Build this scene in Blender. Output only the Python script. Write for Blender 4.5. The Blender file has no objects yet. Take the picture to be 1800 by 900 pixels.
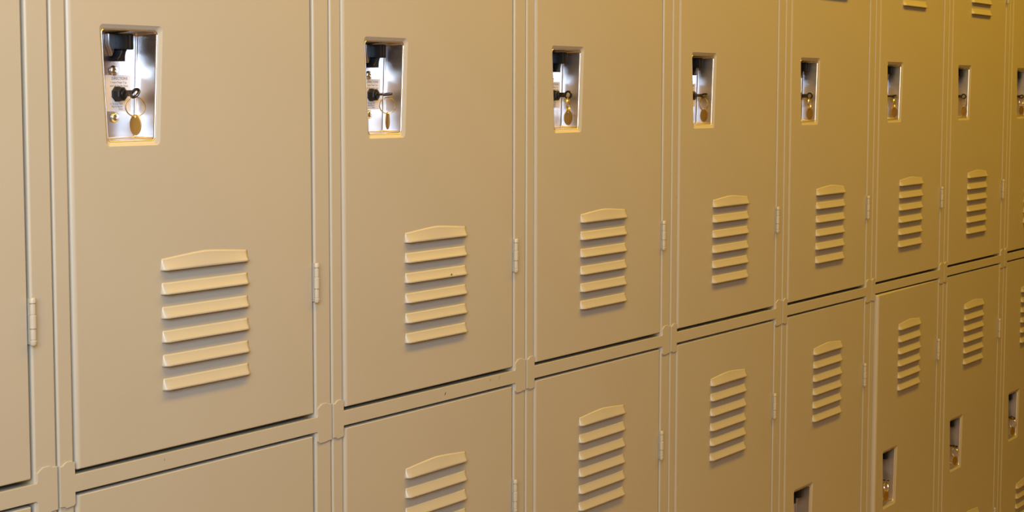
import bpy, bmesh, math, random
from mathutils import Vector, Matrix

scene = bpy.context.scene
C = scene.collection
random.seed(7)

# ------------------------------------------------------------------ camera
S = 1.5                      # metres of the place per unit of the measured layout
EYE = 1.37
yaw, pitch, roll = 1.0031, 0.0887, 0.0022
fw = Vector((math.sin(yaw)*math.cos(pitch), math.cos(yaw)*math.cos(pitch), -math.sin(pitch)))
rt = Vector((math.cos(yaw), -math.sin(yaw), 0))
up = rt.cross(fw)
r2 = rt*math.cos(roll) + up*math.sin(roll)
u2 = -rt*math.sin(roll) + up*math.cos(roll)
cam_d = bpy.data.cameras.new('camera')
cam = bpy.data.objects.new('camera', cam_d); C.objects.link(cam)
M = Matrix((r2, u2, -fw)).transposed().to_4x4()
M.translation = Vector((-0.8618*S, -0.9225*S, EYE))
cam.matrix_world = M
cam_d.sensor_width = 36; cam_d.sensor_fit = 'HORIZONTAL'
cam_d.lens = 3149.3/1800*36
cam_d.clip_start = 0.02
scene.camera = cam

# ------------------------------------------------------------------ light
scene.view_settings.view_transform = 'Standard'
scene.view_settings.look = 'None'
scene.view_settings.gamma = 1
scene.view_settings.use_curve_mapping = False
scene.view_settings.exposure = 0.0

world = bpy.data.worlds.new('world'); scene.world = world
world.use_nodes = True
bg = world.node_tree.nodes['Background']
bg.inputs[0].default_value = (1.0, 0.80, 0.55, 1)
bg.inputs[1].default_value = 0.01

def area(name, loc, target, size, size_y, color, power):
    d = bpy.data.lights.new(name, 'AREA'); d.shape = 'RECTANGLE'
    d.size = size; d.size_y = size_y; d.color = color; d.energy = power
    o = bpy.data.objects.new(name, d); C.objects.link(o)
    o.location = loc
    o.rotation_euler = (Vector(target)-Vector(loc)).to_track_quat('-Z', 'Y').to_euler()
    return o
DAY = area('daylight_window_light', (-1.65, -1.45, 2.05), (0.18, 0, 1.4), 1.3, 1.1, (0.50, 0.71, 1.0), 14.0)
DAY.data.spread = math.radians(73)
WARM = area('warm_ceiling_light', (1.6, -0.82, 2.68), (1.6, -0.7, 0), 5.4, 0.35, (1.0, 0.56, 0.026), 80)
LEFT = area('warm_left_fill_light', (-2.85, -1.25, 1.75), (1.0, 0, 1.3), 0.9, 1.4, (1.0, 0.60, 0.05), 43)  # unseen warm fill, added to brighten the edges facing left

# ------------------------------------------------------------------ materials
def new_mat(name):
    m = bpy.data.materials.new(name); m.use_nodes = True
    return m, m.node_tree.nodes, m.node_tree.links, m.node_tree.nodes['Principled BSDF']

def painted(name, col, rough=0.4, var=0.04, bump=0.02, scale=900, spec=0.5):
    m, n, l, b = new_mat(name)
    tc = n.new('ShaderNodeTexCoord')
    nz = n.new('ShaderNodeTexNoise'); nz.inputs['Scale'].default_value = 7; nz.inputs['Detail'].default_value = 3
    l.new(tc.outputs['Object'], nz.inputs['Vector'])
    mx = n.new('ShaderNodeMixRGB')
    mx.inputs[1].default_value = tuple(c*(1-var) for c in col)+(1,)
    mx.inputs[2].default_value = tuple(min(1, c*(1+var)) for c in col)+(1,)
    l.new(nz.outputs['Fac'], mx.inputs[0]); l.new(mx.outputs[0], b.inputs['Base Color'])
    n2 = n.new('ShaderNodeTexNoise'); n2.inputs['Scale'].default_value = scale
    l.new(tc.outputs['Object'], n2.inputs['Vector'])
    bp = n.new('ShaderNodeBump'); bp.inputs['Strength'].default_value = bump; bp.inputs['Distance'].default_value = 0.001
    l.new(n2.outputs['Fac'], bp.inputs['Height']); l.new(bp.outputs[0], b.inputs['Normal'])
    b.inputs['Roughness'].default_value = rough
    b.inputs['Specular IOR Level'].default_value = spec
    return m

def metal(name, col, rough, stretch=None):
    m, n, l, b = new_mat(name)
    b.inputs['Base Color'].default_value = col+(1,)
    b.inputs['Metallic'].default_value = 1
    b.inputs['Roughness'].default_value = rough
    if stretch:
        tc = n.new('ShaderNodeTexCoord'); mp = n.new('ShaderNodeMapping'); mp.inputs['Scale'].default_value = stretch
        nz = n.new('ShaderNodeTexNoise'); nz.inputs['Scale'].default_value = 60; nz.inputs['Detail'].default_value = 2
        l.new(tc.outputs['Object'], mp.inputs[0]); l.new(mp.outputs[0], nz.inputs['Vector'])
        mr = n.new('ShaderNodeMapRange'); mr.inputs[3].default_value = rough-0.06; mr.inputs[4].default_value = rough+0.1
        l.new(nz.outputs['Fac'], mr.inputs[0]); l.new(mr.outputs[0], b.inputs['Roughness'])
        bp = n.new('ShaderNodeBump'); bp.inputs['Strength'].default_value = 0.03; bp.inputs['Distance'].default_value = 0.001
        l.new(nz.outputs['Fac'], bp.inputs['Height']); l.new(bp.outputs[0], b.inputs['Normal'])
    return m

PAINT = painted('tan_locker_paint', (0.44, 0.42, 0.35), 0.34)
STEEL = metal('brushed_stainless_steel', (0.66, 0.62, 0.60), 0.31, (1, 1, 14))
CHROME = metal('bright_screw_metal', (0.70, 0.69, 0.68), 0.28)
BRASS = metal('worn_brass', (0.54, 0.38, 0.13), 0.40, (4, 4, 4))
RINGM = metal('pale_gold_ring_metal', (0.82, 0.74, 0.60), 0.22)
BLACK = painted('black_plastic', (0.010, 0.010, 0.011), 0.42, 0.0, 0.0, 900, 0.3)
KEYM = metal('dark_key_metal', (0.10, 0.09, 0.085), 0.3)
WHITE = painted('white_sticker', (0.82, 0.79, 0.80), 0.45, 0.0, 0.0)
INK = painted('black_ink', (0.05, 0.045, 0.06), 0.6, 0.0, 0.0)
CHIP = painted('bare_chip', (0.12, 0.085, 0.045), 0.7, 0.1, 0.0)
SMUDGE = painted('grey_smudge', (0.36, 0.26, 0.14), 0.6, 0.1, 0.0)
WALLM = painted('wall_paint', (0.36, 0.29, 0.19), 0.8, 0.03, 0.05, 200)
CEILM = painted('ceiling_paint', (0.75, 0.70, 0.60), 0.9, 0.03, 0.05, 200)
FLOORM = painted('floor_vinyl', (0.40, 0.30, 0.18), 0.5, 0.12, 0.02, 150)

# ------------------------------------------------------------------ helpers
def link(name, bm, mats, parent=None, loc=(0, 0, 0), smooth=True, angle=35, wn=True):
    bmesh.ops.recalc_face_normals(bm, faces=bm.faces)
    me = bpy.data.meshes.new(name); bm.to_mesh(me); bm.free()
    for m in (mats if isinstance(mats, (list, tuple)) else [mats]): me.materials.append(m)
    if smooth:
        for p in me.polygons: p.use_smooth = True
        me.set_sharp_from_angle(angle=math.radians(angle))
    o = bpy.data.objects.new(name, me); C.objects.link(o)
    o.location = loc
    if parent: o.parent = parent
    if smooth and wn:
        w = o.modifiers.new('wn', 'WEIGHTED_NORMAL'); w.keep_sharp = True; w.weight = 80
    return o

def box(bm, x0, x1, y0, y1, z0, z1, bevel=0, seg=2, only=None):
    r = bmesh.ops.create_cube(bm, size=1)
    for v in r['verts']:
        v.co = Vector(((x0+x1)/2+v.co.x*(x1-x0), (y0+y1)/2+v.co.y*(y1-y0), (z0+z1)/2+v.co.z*(z1-z0)))
    if bevel:
        es = {e for v in r['verts'] for e in v.link_edges}
        if only: es = {e for e in es if only((e.verts[0].co+e.verts[1].co)/2, (e.verts[1].co-e.verts[0].co).normalized())}
        bmesh.ops.bevel(bm, geom=list(es), offset=bevel, segments=seg, profile=0.5, affect='EDGES')

def prism_xz(bm, pts, y0, y1, bevel=0, seg=1):
    """outline in x,z (counter-clockwise seen from the front) standing between y0 (front) and y1 (back)"""
    vs = [bm.verts.new((x, y0, z)) for x, z in pts]
    f = bm.faces.new(vs)
    r = bmesh.ops.extrude_face_region(bm, geom=[f])
    nv = [g for g in r['geom'] if isinstance(g, bmesh.types.BMVert)]
    for v in nv: v.co.y = y1
    if bevel:
        es = [e for e in f.edges]
        bmesh.ops.bevel(bm, geom=es, offset=bevel, segments=seg, profile=0.5, affect='EDGES')

def lathe(bm, prof, mat, n=32):
    """prof: list of (radius, height) about +Z, placed by the matrix mat"""
    rings = []
    for r, h in prof:
        if r < 1e-7: rings.append([bm.verts.new(mat @ Vector((0, 0, h)))])
        else: rings.append([bm.verts.new(mat @ Vector((r*math.cos(2*math.pi*k/n), r*math.sin(2*math.pi*k/n), h))) for k in range(n)])
    for a, b in zip(rings, rings[1:]):
        for k in range(n):
            k2 = (k+1) % n
            if len(a) == 1: bm.faces.new((a[0], b[k], b[k2]))
            elif len(b) == 1: bm.faces.new((a[k], b[0], a[k2]))
            else: bm.faces.new((a[k], b[k], b[k2], a[k2]))

def torus(bm, R, r, mat, n=40, m=10, a0=0, a1=2*math.pi):
    full = abs(a1-a0-2*math.pi) < 1e-6
    cnt = n if full else n+1
    rings = []
    for i in range(cnt):
        a = a0+(a1-a0)*i/n
        rings.append([bm.verts.new(mat @ Vector(((R+r*math.cos(2*math.pi*j/m))*math.cos(a), (R+r*math.cos(2*math.pi*j/m))*math.sin(a), r*math.sin(2*math.pi*j/m)))) for j in range(m)])
    for i in range(n):
        A = rings[i]; B = rings[(i+1) % cnt]
        for j in range(m):
            bm.faces.new((A[j], B[j], B[(j+1) % m], A[(j+1) % m]))
    if not full:
        bm.faces.new(rings[0]); bm.faces.new(rings[-1])

def trapezoid(cx, hwt, hwb, zt, zb, off, rad, y, n=5):
    """rounded trapezoid loop, pulled inwards by off"""
    c = [(cx-hwt, zt), (cx-hwb, zb), (cx+hwb, zb), (cx+hwt, zt)]
    sl = (hwt-hwb)/(zt-zb)
    o = []
    t, b = zt-off, zb+off
    hw = lambda z: hwb+(z-zb)*sl-off*math.sqrt(1+sl*sl)
    c = [Vector((cx-hw(t), t)), Vector((cx-hw(b), b)), Vector((cx+hw(b), b)), Vector((cx+hw(t), t))]
    pts = []
    for i in range(4):
        p = c[i]; a = (c[i-1]-p).normalized(); d = (c[(i+1) % 4]-p).normalized()
        half = a.angle(d)/2
        L = rad/math.tan(half)
        cen = p+(a+d).normalized()*(rad/math.sin(half))
        s = p+a*L-cen; e = p+d*L-cen
        ang = s.angle_signed(e)
        for k in range(n+1):
            th = -ang*k/n
            pts.append(cen+Vector((s.x*math.cos(th)-s.y*math.sin(th), s.x*math.sin(th)+s.y*math.cos(th))))
    return [(q.x, y, q.y) for q in pts]

def loft(bm, loops, cap=False):
    rows = [[bm.verts.new(p) for p in lp] for lp in loops]
    for a, b in zip(rows, rows[1:]):
        n = len(a)
        for k in range(n):
            bm.faces.new((a[k], a[(k+1) % n], b[(k+1) % n], b[k]))
    if cap: bm.faces.new(rows[-1])
    return rows

def tag(o, label, cat, group=None, kind=None):
    o['label'] = label; o['category'] = cat
    if group: o['group'] = group
    if kind: o['kind'] = kind

def thing(name, label, cat, loc, group=None):
    o = bpy.data.objects.new(name, None); C.objects.link(o)
    o.location = loc; o.empty_display_size = 0.05
    tag(o, label, cat, group, 'thing')
    return o

def struct(name, bm, m):
    o = link(name, bm, m, smooth=False); o['kind'] = 'structure'
    return o

# ------------------------------------------------------------------ the room
X0, X1, Y0, Y1, ZC = -3.0, 6.2, -3.1, 0.475, 2.75
def slab(name, m, *b):
    bm = bmesh.new(); box(bm, *b); struct(name, bm, m)
slab('floor', FLOORM, X0-.1, X1+.1, Y0-.1, Y1+.1, -0.1, 0)
slab('ceiling', CEILM, X0-.1, X1+.1, Y0-.1, Y1+.1, ZC, ZC+0.1)
slab('wall_back', WALLM, X0-.1, X1+.1, Y1, Y1+.1, 0, ZC)
slab('wall_front', WALLM, X0-.1, X1+.1, Y0-.1, Y0, 0, ZC)
slab('wall_left', WALLM, X0-.1, X0, Y0, Y1, 0, ZC)
slab('wall_right', WALLM, X1, X1+.1, Y0, Y1, 0, ZC)

# ------------------------------------------------------------------ one locker with two doors
P = 0.4572                       # pitch of the lockers
ROW = 0.8388                     # pitch of the tiers
DXL, DXR = 0.0262, 0.4222        # door edges
DZ0, DZ1 = -0.3917, 0.4205       # door bottom and top about the eye level (upper tier)
HX = 0.4246                      # hinge axis
TOP = EYE+0.452                  # top of the locker
BOT = EYE-ROW-0.427              # bottom of the locker body
DEPTH = 0.45

def body_bm():
    bm = bmesh.new()
    t = 0.0015; y0 = 0.006
    x0, x1 = 0.0022, P-0.0006
    box(bm, x0, x0+t, y0, DEPTH, BOT, TOP)
    box(bm, x1-t, x1, y0, DEPTH, BOT, TOP)
    box(bm, x0+t, x1-t, DEPTH-t, DEPTH, BOT, TOP)
    box(bm, x0+t, x1-t, y0, DEPTH-t, TOP-t, TOP)
    box(bm, x0+t, x1-t, y0, DEPTH-t, BOT, BOT+t)
    return bm

def upright_bm(x0, x1, lead):
    """rolled vertical member: rounded front edges, returns going back"""
    bm = bmesh.new()
    box(bm, x0, x1, 0, 0.028, BOT+0.001, TOP-0.001, lead, 4, lambda c, d: abs(d.z) > .9 and c.y < 0.001)
    return bm

def cross_bm(z0, z1, tabs=True):
    """flat rail across the front whose ends flare into taller tabs lapped over the uprights"""
    bm = bmesh.new()
    a, b = DXL-0.003, DXR+0.004
    L0, L1 = 0.0021, P-0.0013
    zt, zb = -0.3808, -0.4300
    n = 0.0032
    right = [(b+0.0005, z1), (b+0.0016, z1+0.0012), (b+0.002, z1+0.003), (b+0.002, zt-0.0055), (b+0.0032, zt-0.0048), (b+0.0090, zt-0.0012), (b+0.011, zt),
             (L1-0.0095, zt), (L1-0.007, zt-0.0018), (L1, zt-0.0022)]
    rb = [(L1, zb+0.0012), (L1-0.008, zb+0.001), (L1-0.012, zb), (b+0.006, zb), (b+0.002, zb+0.003), (b+0.002, z0-0.002), (b+0.0005, z0)]
    left = [(L0, zt-0.004), (L0+0.004, zt-0.0035), (L0+0.007, zt-0.0012), (L0+0.010, zt), (a-0.004, zt), (a-0.002, zt-0.0016), (a, zt-0.002), (a, z1)]
    lb = [(a, z0), (a, zb+0.003), (a-0.002, zb+0.001), (L0+0.009, zb), (L0+0.006, zb+0.002), (L0, zb+0.0025)]
    # counter-clockwise seen from the front (x right, z up): bottom left -> bottom right -> top right -> top left
    pts = list(reversed(lb)) + [] 
    pts = [*reversed(lb)]            # L0..a along the underside of the left tab
    pts += list(reversed(rb))        # b..L1 along the underside of the right tab
    pts += list(reversed(right))     # L1..b along the top of the right tab
    pts += list(reversed(left))      # a..L0 along the top of the left tab
    prism_xz(bm, pts, -0.0016, 0.0004, 0.0005, 2)
    for v in bm.verts:                      # the rail between the doors leans back a little at its top
        if DXL < v.co.x < DXR+0.003 and v.co.y < 0.0003: v.co.y += 0.0016*((v.co.z-z0)/(z1-z0)-0.55)
    # the rail's returned flanges behind the gap
    box(bm, a+0.001, b-0.001, 0.0004, 0.022, z1-0.0022, z1-0.0006)
    box(bm, a+0.001, b-0.001, 0.0004, 0.022, z0+0.0006, z0+0.0022)
    bmesh.ops.translate(bm, verts=bm.verts, vec=(0, 0, EYE))
    return bm

def rail_bm(z0, z1):
    bm = bmesh.new()
    box(bm, DXL-0.003, DXR+0.0036, 0.0006, 0.02, z0, z1, 0.002, 2)
    return bm

# louvres: lower edge of each, about the eye level
LX0, LX1 = 0.1556, 0.3015
SP = 0.0267
LOW = [-0.1912-SP*k for k in range(6)]
UPP = [0.3318-SP*k for k in range(6)]

def louvre_h(first, u):
    h = 0.0128
    return h+(0.0052*(1-abs(2*u-1)**1.3) if first else 0.0)

def vents_bm(zs):
    bm = bmesh.new(); nx, nz = 44, 7
    for i, z0 in enumerate(zs):
        grid = []
        for k in range(nx+1):
            u = k/nx
            xb = LX0+(LX1-LX0)*u
            e = min(u, 1-u)*(LX1-LX0)
            ramp = min(1, e/0.0065); ramp = math.sin(ramp*math.pi/2)
            xt = LX0+0.0022+(LX1-LX0-0.0034)*u
            row = []
            for j in range(nz+1):
                t = j/nz
                z = z0+louvre_h(i == 0, u)*(1-t)
                y = -0.0064*ramp*t**1.2
                row.append(bm.verts.new((xt+(xb-xt)*t-HX, y-0.0002, z)))
            grid.append(row)
        for k in range(nx):
            for j in range(nz):
                bm.faces.new((grid[k][j], grid[k][j+1], grid[k+1][j+1], grid[k+1][j]))
    return bm

CUPX, HWT, HWB, CZT, CZB = 0.1185-HX, 0.0480, 0.0407, 0.0768, -0.0533
def trap(off, rad, y): return trapezoid(CUPX, HWT, HWB, CZT, CZB, off, rad, y)

def door_bm():
    """sheet steel pan in hinge coordinates (x from the hinge axis, z from the eye level)"""
    bm = bmesh.new()
    x0, x1, z0, z1 = DXL-HX, DXR-HX, DZ0, DZ1
    R = 0.0060; VR = 0.36
    def loop(ins, y, rad=0.004):
        pts = []
        for cx, cz, a0 in ((x1, z1, 0), (x0, z1, 90), (x0, z0, 180), (x1, z0, 270)):
            sx = 1 if cx == x1 else -1; sz = 1 if cz == z1 else -1
            q = max(0.0008, rad-ins)
            for k in range(4):
                a = math.radians(a0+30*k)
                pts.append((cx-sx*(ins*(0.5 if sx > 0 else 1)+q)+q*math.cos(a), y, cz-sz*(ins*VR+q)+q*math.sin(a)))
        return pts
    rows = []
    for k in range(6):
        a = k/5*math.pi/2
        rows.append(loop(R*(1-math.sin(a)), R*(1-math.cos(a)) , 0.003))
    rows.append(loop(0, 0.016, 0.003))
    rows.append(loop(0.011, 0.0162, 0.003))
    vr = loft(bm, rows)
    # lip of the latch opening, rolled inwards
    lip = [trap(0.00000, 0.0055, 0), trap(0.00060, 0.0053, 0.0001), trap(0.00112, 0.0052, 0.0005), trap(0.00163, 0.0051, 0.0008), trap(0.00430, 0.0046, 0.0021), trap(0.00499, 0.0044, 0.0026), trap(0.00533, 0.0042, 0.0034), trap(0.00542, 0.0042, 0.0060)]
    vl = loft(bm, lip)
    holes = []
    for zs in (LOW, UPP):
        for z in zs:
            hv = [bm.verts.new(p) for p in ((LX0+.006-HX, 0, z+.0008), (LX0+.006-HX, 0, z+.0095), (LX1-.006-HX, 0, z+.0095), (LX1-.006-HX, 0, z+.0008))]
            for k in range(4): bm.edges.new((hv[k], hv[(k+1) % 4]))
            holes += hv
    edges = set()
    for ring in (vr[0], vl[0]):
        for k in range(len(ring)):
            edges.add(bm.edges.get((ring[k], ring[(k+1) % len(ring)])))
    hs = set(holes)
    for e in bm.edges:
        if e.verts[0] in hs: edges.add(e)
    bmesh.ops.triangle_fill(bm, use_beauty=True, use_dissolve=False, edges=list(edges), normal=(0, -1, 0))
    return bm

def recess_bm():
    bm = bmesh.new()
    D = 0.0315
    loops = [trap(0.00482, 0.0046, 0.0038), trap(0.00516, 0.0044, 0.0030), trap(0.00568, 0.0042, 0.0025), trap(0.00619, 0.004, 0.0027), trap(0.00662, 0.0038, 0.0034),
             trap(0.00688, 0.0036, 0.0050), trap(0.00774, 0.0034, D-0.0022), trap(0.00800, 0.0033, D-0.0010), trap(0.00877, 0.003, D-0.0002), trap(0.00963, 0.0028, D)]
    loft(bm, loops, cap=True)
    return bm

BX = CUPX+0.0075            # centre line of the lock on the back plate
BY = 0.0315                 # back plate
def TY(x, y, z): return Matrix.Translation((x, y, z)) @ Matrix.Rotation(math.radians(90), 4, 'X')   # +Z of the lathe points to the viewer (-Y)

def lever_bm():
    bm = bmesh.new()
    zt = 0.0680
    # finger lift: block reaching forward from the back plate under the top wall
    box(bm, BX-0.0075, BX+0.0040, 0.0085, BY-0.0005, zt-0.0175, zt-0.0004, 0.0012, 2)
    # thin rib down the block's front
    box(bm, BX-0.0025, BX-0.0014, 0.0078, 0.0090, zt-0.0165, zt-0.002, 0.0003, 1)
    # curved hook hanging beside it, against the plate
    outer = [(0.0075, zt-0.0004), (0.0075, zt-0.013), (0.0045, zt-0.0165), (0.0020, zt-0.0205), (0.0008, zt-0.025), (0.0006, zt-0.0300)]
    inner = [(-0.0105, zt-0.0300), (-0.0112, zt-0.0270), (-0.0080, zt-0.0250), (-0.0052, zt-0.020), (-0.0034, zt-0.015), (-0.0028, zt-0.009), (-0.0030, zt-0.0004)]
    prism_xz(bm, list(reversed([(BX+x, z) for x, z in outer+inner])), BY-0.0135, BY-0.0005, 0.0008, 1)
    return bm
def glint_plate_bm():
    """thin metal piece added to stand for a highlight beside the finger lift"""
    bm = bmesh.new(); zt = 0.0678
    prism_xz(bm, list(reversed([(BX-0.0165, zt), (BX-0.0050, zt), (BX-0.0050, zt-0.010), (BX-0.0085, zt-0.020), (BX-0.0112, zt-0.0240), (BX-0.0125, zt-0.0205), (BX-0.0165, zt-0.012)])), BY-0.006, BY-0.0005, 0.0008, 1)
    return bm

LZ = 0.0028
def lock_bm():
    bm = bmesh.new()
    lathe(bm, [(0.0088, 0), (0.0088, 0.0015), (0.0081, 0.0022), (0.0080, 0.0085), (0.0068, 0.0100), (0.0052, 0.0104), (0.0050, 0.0098), (0, 0.0098)], TY(BX, BY-0.0002, LZ) @ Matrix.Rotation(math.radians(22.5), 4, 'Z'), 8)
    lathe(bm, [(0.0045, 0.0098), (0.0045, 0.0112), (0.004, 0.0118), (0, 0.0118)], TY(BX, BY-0.0002, LZ), 24)
    return bm
def screw_bm(z):
    bm = bmesh.new(); x = BX-0.0040
    lathe(bm, [(0.0056, 0.0), (0.0056, 0.0006), (0.0050, 0.0018), (0.0036, 0.0026), (0.0017, 0.0029), (0.0016, 0.0016), (0, 0.0016)], TY(x, BY-0.0002, z), 24)
    return bm

def text_mesh(body, size):
    cu = bpy.data.curves.new('t', 'FONT'); cu.body = body; cu.size = size; cu.align_x = 'LEFT'
    o = bpy.data.objects.new('t', cu); C.objects.link(o)
    me = bpy.data.meshes.new_from_object(o.evaluated_get(bpy.context.evaluated_depsgraph_get()))
    bpy.data.objects.remove(o)
    return me
def sticker_bm():
    bm = bmesh.new()
    x0, x1, zt, zb = BX-0.0170, BX+0.0205, 0.0232, -0.0160
    box(bm, x0, x1, BY-0.0005, BY-0.0001, zb, zt)
    for f in bm.faces: f.material_index = 0
    def line(s, x, z, h):
        me = text_mesh(s, h)
        nf = len(bm.faces); tmp = bmesh.new(); tmp.from_mesh(me)
        tmp.transform(Matrix.Translation((x, BY-0.00062, z)) @ Matrix.Rotation(math.radians(90), 4, 'X'))
        for f in tmp.faces: f.material_index = 1
        m2 = bpy.data.meshes.new('t'); tmp.to_mesh(m2); tmp.free(); bm.from_mesh(m2)
    line('DIRECTIONS', x0+0.009, 0.0182, 0.0042)
    line('1. Insert Finger Cup', x0+0.0065, 0.0144, 0.0031)
    line('and Lift Handle Open', x0+0.0065, 0.0106, 0.0031)
    line('2. To Lock Turn', x0+0.0065, -0.0088, 0.0028)
    line('Key to Secure', x0+0.0085, -0.0116, 0.0028)
    line('Door', x0+0.0190, -0.0143, 0.0028)
    bm.verts.ensure_lookup_table()
    return bm

def hinge_bm(z):
    """five-knuckle hinge: alternating knuckles about one pin, with its pin ends and the two leaves"""
    bm = bmesh.new(); L = 0.0490; r = 0.0034
    z0 = z-L/2
    m = Matrix.Translation((0, -0.0034, z0))
    cuts = [0, 0.0052, 0.0060, 0.0165, 0.0173, 0.0310, 0.0318, 0.0425, 0.0433, L]
    prof = [(0, 0)]
    for k in range(0, len(cuts), 2):
        a, b = cuts[k], cuts[k+1]
        rr = r*(1.08 if k in (0, 4, 8) else 0.94)
        prof += [(rr*0.9, a), (rr, a+0.0004), (rr, b-0.0004), (rr*0.9, b)]
        if k < len(cuts)-2: prof += [(rr*0.72, b+0.0001), (rr*0.72, cuts[k+2]-0.0001)]
    prof[1] = (r*0.7, 0.0); prof[2] = (r, 0.0012)
    prof[-1] = (r*0.75, L); prof[-2] = (r*1.05, L-0.0012)
    prof.append((0, L))
    lathe(bm, prof, m, 20)
    box(bm, -0.0012, 0.0004, -0.0020, 0.018, z0+0.001, z0+L-0.001)
    return bm

proto = thing('locker', '', 'locker', (0, 0, 0), 'two-tier tan lockers in one row')
link('body', body_bm(), PAINT, proto, smooth=False)
link('frame_upright', upright_bm(0.0020, DXL-0.0030, 0.0026), PAINT, proto)
link('frame_upright', upright_bm(DXR+0.0040, P-0.0006, 0.0026), PAINT, proto)
link('cross_rail', cross_bm(-0.4150, -0.3962), PAINT, proto, angle=25, wn=False, smooth=False)
link('top_rail', rail_bm(EYE+0.4237, TOP-0.001), PAINT, proto)
link('bottom_rail', rail_bm(BOT+0.001, EYE-ROW+DZ0-0.003), PAINT, proto)
def base_bm():
    bm = bmesh.new(); box(bm, 0.0022, P-0.0006, 0.03, DEPTH-0.01, 0.0, BOT, 0.001, 1); return bm
link('base', base_bm(), PAINT, proto)

def make_door(parent, zoff):
    d = link('door', door_bm(), PAINT, parent, (HX, 0, EYE+zoff), angle=60)
    for zs in (UPP, LOW):
        v = link('vent', vents_bm(zs), PAINT, d, angle=60, wn=False)
        s = v.modifiers.new('thick', 'SOLIDIFY'); s.thickness = 0.0008; s.offset = -1
    link('latch_recess', recess_bm(), STEEL, d, angle=50)
    link('finger_lift', lever_bm(), BLACK, d)
    link('glint_plate', glint_plate_bm(), CHROME, d)  # metal piece put in for the glint beside the finger lift
    link('lock', lock_bm(), BLACK, d, angle=30)
    s = link('sticker', sticker_bm(), [WHITE, INK], d, smooth=False); s['label'] = 'white directions sticker'
    for z in (0.0280, -0.0228): link('screw', screw_bm(z), CHROME, d)
    for z in (0.2575, -0.2285): link('hinge', hinge_bm(z), PAINT, d, angle=40)
    return d
make_door(proto, 0); make_door(proto, -ROW)

def copy_tree(o, parent=None):
    c = o.copy(); C.objects.link(c); c.parent = parent
    if parent: c.matrix_parent_inverse = o.matrix_parent_inverse
    for ch in list(o.children): copy_tree(ch, c)
    return c

LAB = ['tan locker at the photo\'s left edge, showing only its hinge side',
       'tan locker with the largest latch recess, first full one from the left',
       'tan locker with a dark chip on its lower vents, second full one from left',
       'third full tan locker from the left, a round brass tag in its latch',
       'fourth full tan locker from the left, its lower latch outside the photo',
       'fifth full tan locker from the left, its lower latch at the bottom edge',
       'sixth full tan locker from the left, its lower door standing slightly proud',
       'seventh full tan locker from the left, last whole one in the row',
       'dark tan locker cut off by the photo\'s right edge, farthest away']
lockers = []
for i, k in enumerate(range(-1, 8)):
    o = proto if i == 0 else copy_tree(proto)
    o.location = (k*P, 0, 0); o['label'] = LAB[i]
    lockers.append(o)

# the doors do not hang perfectly: small tilts (about y), one popped open
rnd = random.Random(3)
TILT = {-1: (0.10, 0), 0: (0.16, 0.05), 1: (0.16, 0.0), 2: (0.17, 0.05), 3: (0.10, 0.05), 4: (0.08, 0.05), 5: (0.1, 0), 6: (0.05, 0), 7: (0.05, 0)}
for i, o in enumerate(lockers):
    k = i-1
    ds = sorted([c for c in o.children if c.name.startswith('door')], key=lambda c: -c.location.z)
    for j, d in enumerate(ds):
        d.rotation_euler.y = -math.radians(TILT[k][j])
    if k == 5: ds[1].rotation_euler.z = math.radians(1.15)

# ------------------------------------------------------------------ keys with ring and brass tag
def bow_key(parent, rollang):
    """short flat key: shank towards the lock (+y), round pierced bow towards the viewer"""
    bm = bmesh.new()
    R = Matrix.Rotation(rollang, 4, 'Y')
    # bow: flat annulus lying in the y-z plane before the roll
    n = 28; ro, ri, t = 0.0066, 0.0037, 0.0011
    B = R @ Matrix.Rotation(math.radians(90), 4, 'Y')
    prof = [(ri, -t), (ro-0.0004, -t), (ro, -t+0.0004), (ro, t-0.0004), (ro-0.0004, t), (ri, t), (ri, -t)]
    lathe(bm, prof, B, n)
    b2 = bmesh.new()
    box(b2, -0.0011, 0.0011, 0.0058, 0.0165, -0.0036, 0.0036, 0.0004, 1)
    b2.transform(R)
    m = bpy.data.meshes.new('k'); b2.to_mesh(m); b2.free(); bm.from_mesh(m)
    return link('key', bm, KEYM, parent, angle=40)

def key_ring(k, row, rollang, ringyaw, tagyaw, label, has_tag=True):
    """hangs from its key; the key sits in the lock of locker k"""
    by = 0.0042
    loc = (k*P+HX+BX, by, EYE-row*ROW+LZ)
    t = thing('key_ring', label, 'key ring', loc, 'keys hanging in the locker latches')
    bow_key(t, rollang)
    Rr = 0.0104
    zc = -0.0052-Rr+0.0010
    bm = bmesh.new()
    for dz in (-0.0006, 0.0006):
        torus(bm, Rr, 0.0007, Matrix.Translation((0, 0, zc)) @ Matrix.Rotation(ringyaw, 4, 'Z') @ Matrix.Rotation(math.radians(90), 4, 'X') @ Matrix.Translation((0, 0, dz)), 48, 8)
    link('ring', bm, RINGM, t)
    if has_tag:
        bm = bmesh.new()
        hw, hh, th = 0.0072, 0.0113, 0.0006
        T = Matrix.Translation((0, 0, zc-Rr-hh+0.0022)) @ Matrix.Rotation(tagyaw, 4, 'Z') @ Matrix.Rotation(math.radians(90), 4, 'X')
        n = 40
        def ell(f, h): return [T @ Vector((hw*f*math.cos(2*math.pi*q/n), hh*f*math.sin(2*math.pi*q/n), h)) for q in range(n)]
        def hole(h): return [T @ Vector((0.0013*math.cos(2*math.pi*q/n), hh-0.0024+0.0013*math.sin(2*math.pi*q/n), h)) for q in range(n)]
        rows = loft(bm, [hole(th), ell(0.96, th), ell(1, th-0.0003), ell(1, -th+0.0003), ell(0.96, -th), hole(-th), hole(th)])
        g = link('tag', bm, BRASS, t, angle=50); g['label'] = 'oval brass tag'
    return t
R_ = math.radians
ORD = ['first', 'second', 'third', 'fourth', 'fifth', 'sixth', 'seventh', 'eighth']
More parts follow.
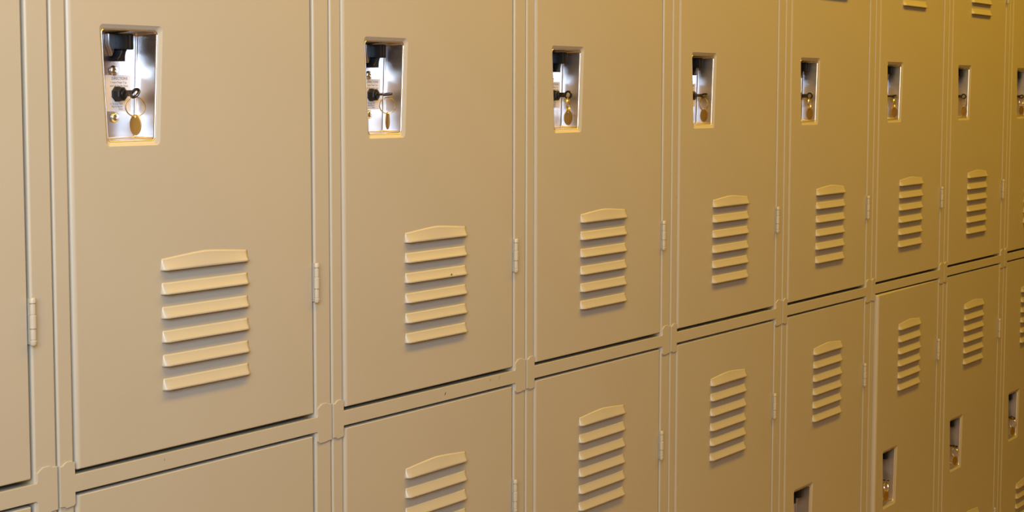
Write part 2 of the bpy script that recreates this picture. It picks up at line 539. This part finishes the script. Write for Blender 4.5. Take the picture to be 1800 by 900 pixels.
UP = [(35, -42, -78), (78, -50, 14), (0, 20, -35), (60, -15, -35), (5, 10, -40), (70, 15, -45), (10, -20, -50), (40, -10, -40)]
UL = ['largest key ring with brass tag, hanging in the nearest latch',
      'key ring facing out, its brass tag edge-on, in the second upper latch',
      'key with round brass tag in the third upper latch from the left',
      'key ring with brass tag in the fourth upper latch from the left',
      'key ring with brass tag in the fifth upper latch from the left',
      'key ring with brass tag in the sixth upper latch from the left',
      'key ring with brass tag in the seventh upper latch from the left',
      'key ring with brass tag in the upper latch cut by the right edge']
for k in range(8):
    a, b, c = UP[k]
    key_ring(k, 0, R_(a), R_(b), R_(c), UL[k])
LL = {5: 'key ring in the lower latch of the slightly popped door',
      6: 'key ring in the lower latch second from the right edge',
      7: 'key ring in the last lower latch, beside the right edge'}
for k in range(5, 8):
    key_ring(k, 1, R_(20*k), R_(-30+15*k), R_(-30), LL[k])

# ------------------------------------------------------------------ wear: chips and smudges on the paint
def chip(k, obj_name, x, z, w, h, y, ang, m, nm='paint_chip', row=0, d=0.00015):
    o = lockers[k+1]
    par = [c for c in o.children if c.name.startswith(obj_name)]
    par = sorted(par, key=lambda c: -c.location.z)[row]
    bm = bmesh.new(); n = 12; pts = []
    rr = random.Random(int(1000*x))
    for q in range(n):
        a = 2*math.pi*q/n; f = rr.uniform(.75, 1.1)
        u, v = w*f*math.cos(a), h*f*math.sin(a)
        pts.append((x+u*math.cos(ang)-v*math.sin(ang), z+u*math.sin(ang)+v*math.cos(ang)))
    prism_xz(bm, pts, y-d, y+d)
    off = par.location
    for v in bm.verts: v.co -= Vector((off.x, 0, off.z))
    return link(nm, bm, m, par, smooth=False)
chip(1, 'cross_rail', 0.2482, EYE-0.4056, 0.0010, 0.0026, -0.0016, -0.6, CHIP)
chip(1, 'cross_rail', 0.3842, EYE-0.4012, 0.0010, 0.0032, -0.0016, -0.5, SMUDGE)
chip(1, 'cross_rail', 0.3604, EYE-0.4014, 0.0012, 0.0026, -0.0016, 0.1, SMUDGE)
chip(1, 'door', 0.2570, EYE-0.2414, 0.0010, 0.0012, -0.0059, 0, CHIP, d=0.0006)
chip(3, 'frame_upright', 0.0195, EYE-0.1680, 0.0009, 0.0022, 0.0, 0, SMUDGE)
chip(0, 'cross_rail', 0.1563, EYE-0.4030, 0.0008, 0.0016, -0.0016, 0.2, SMUDGE)
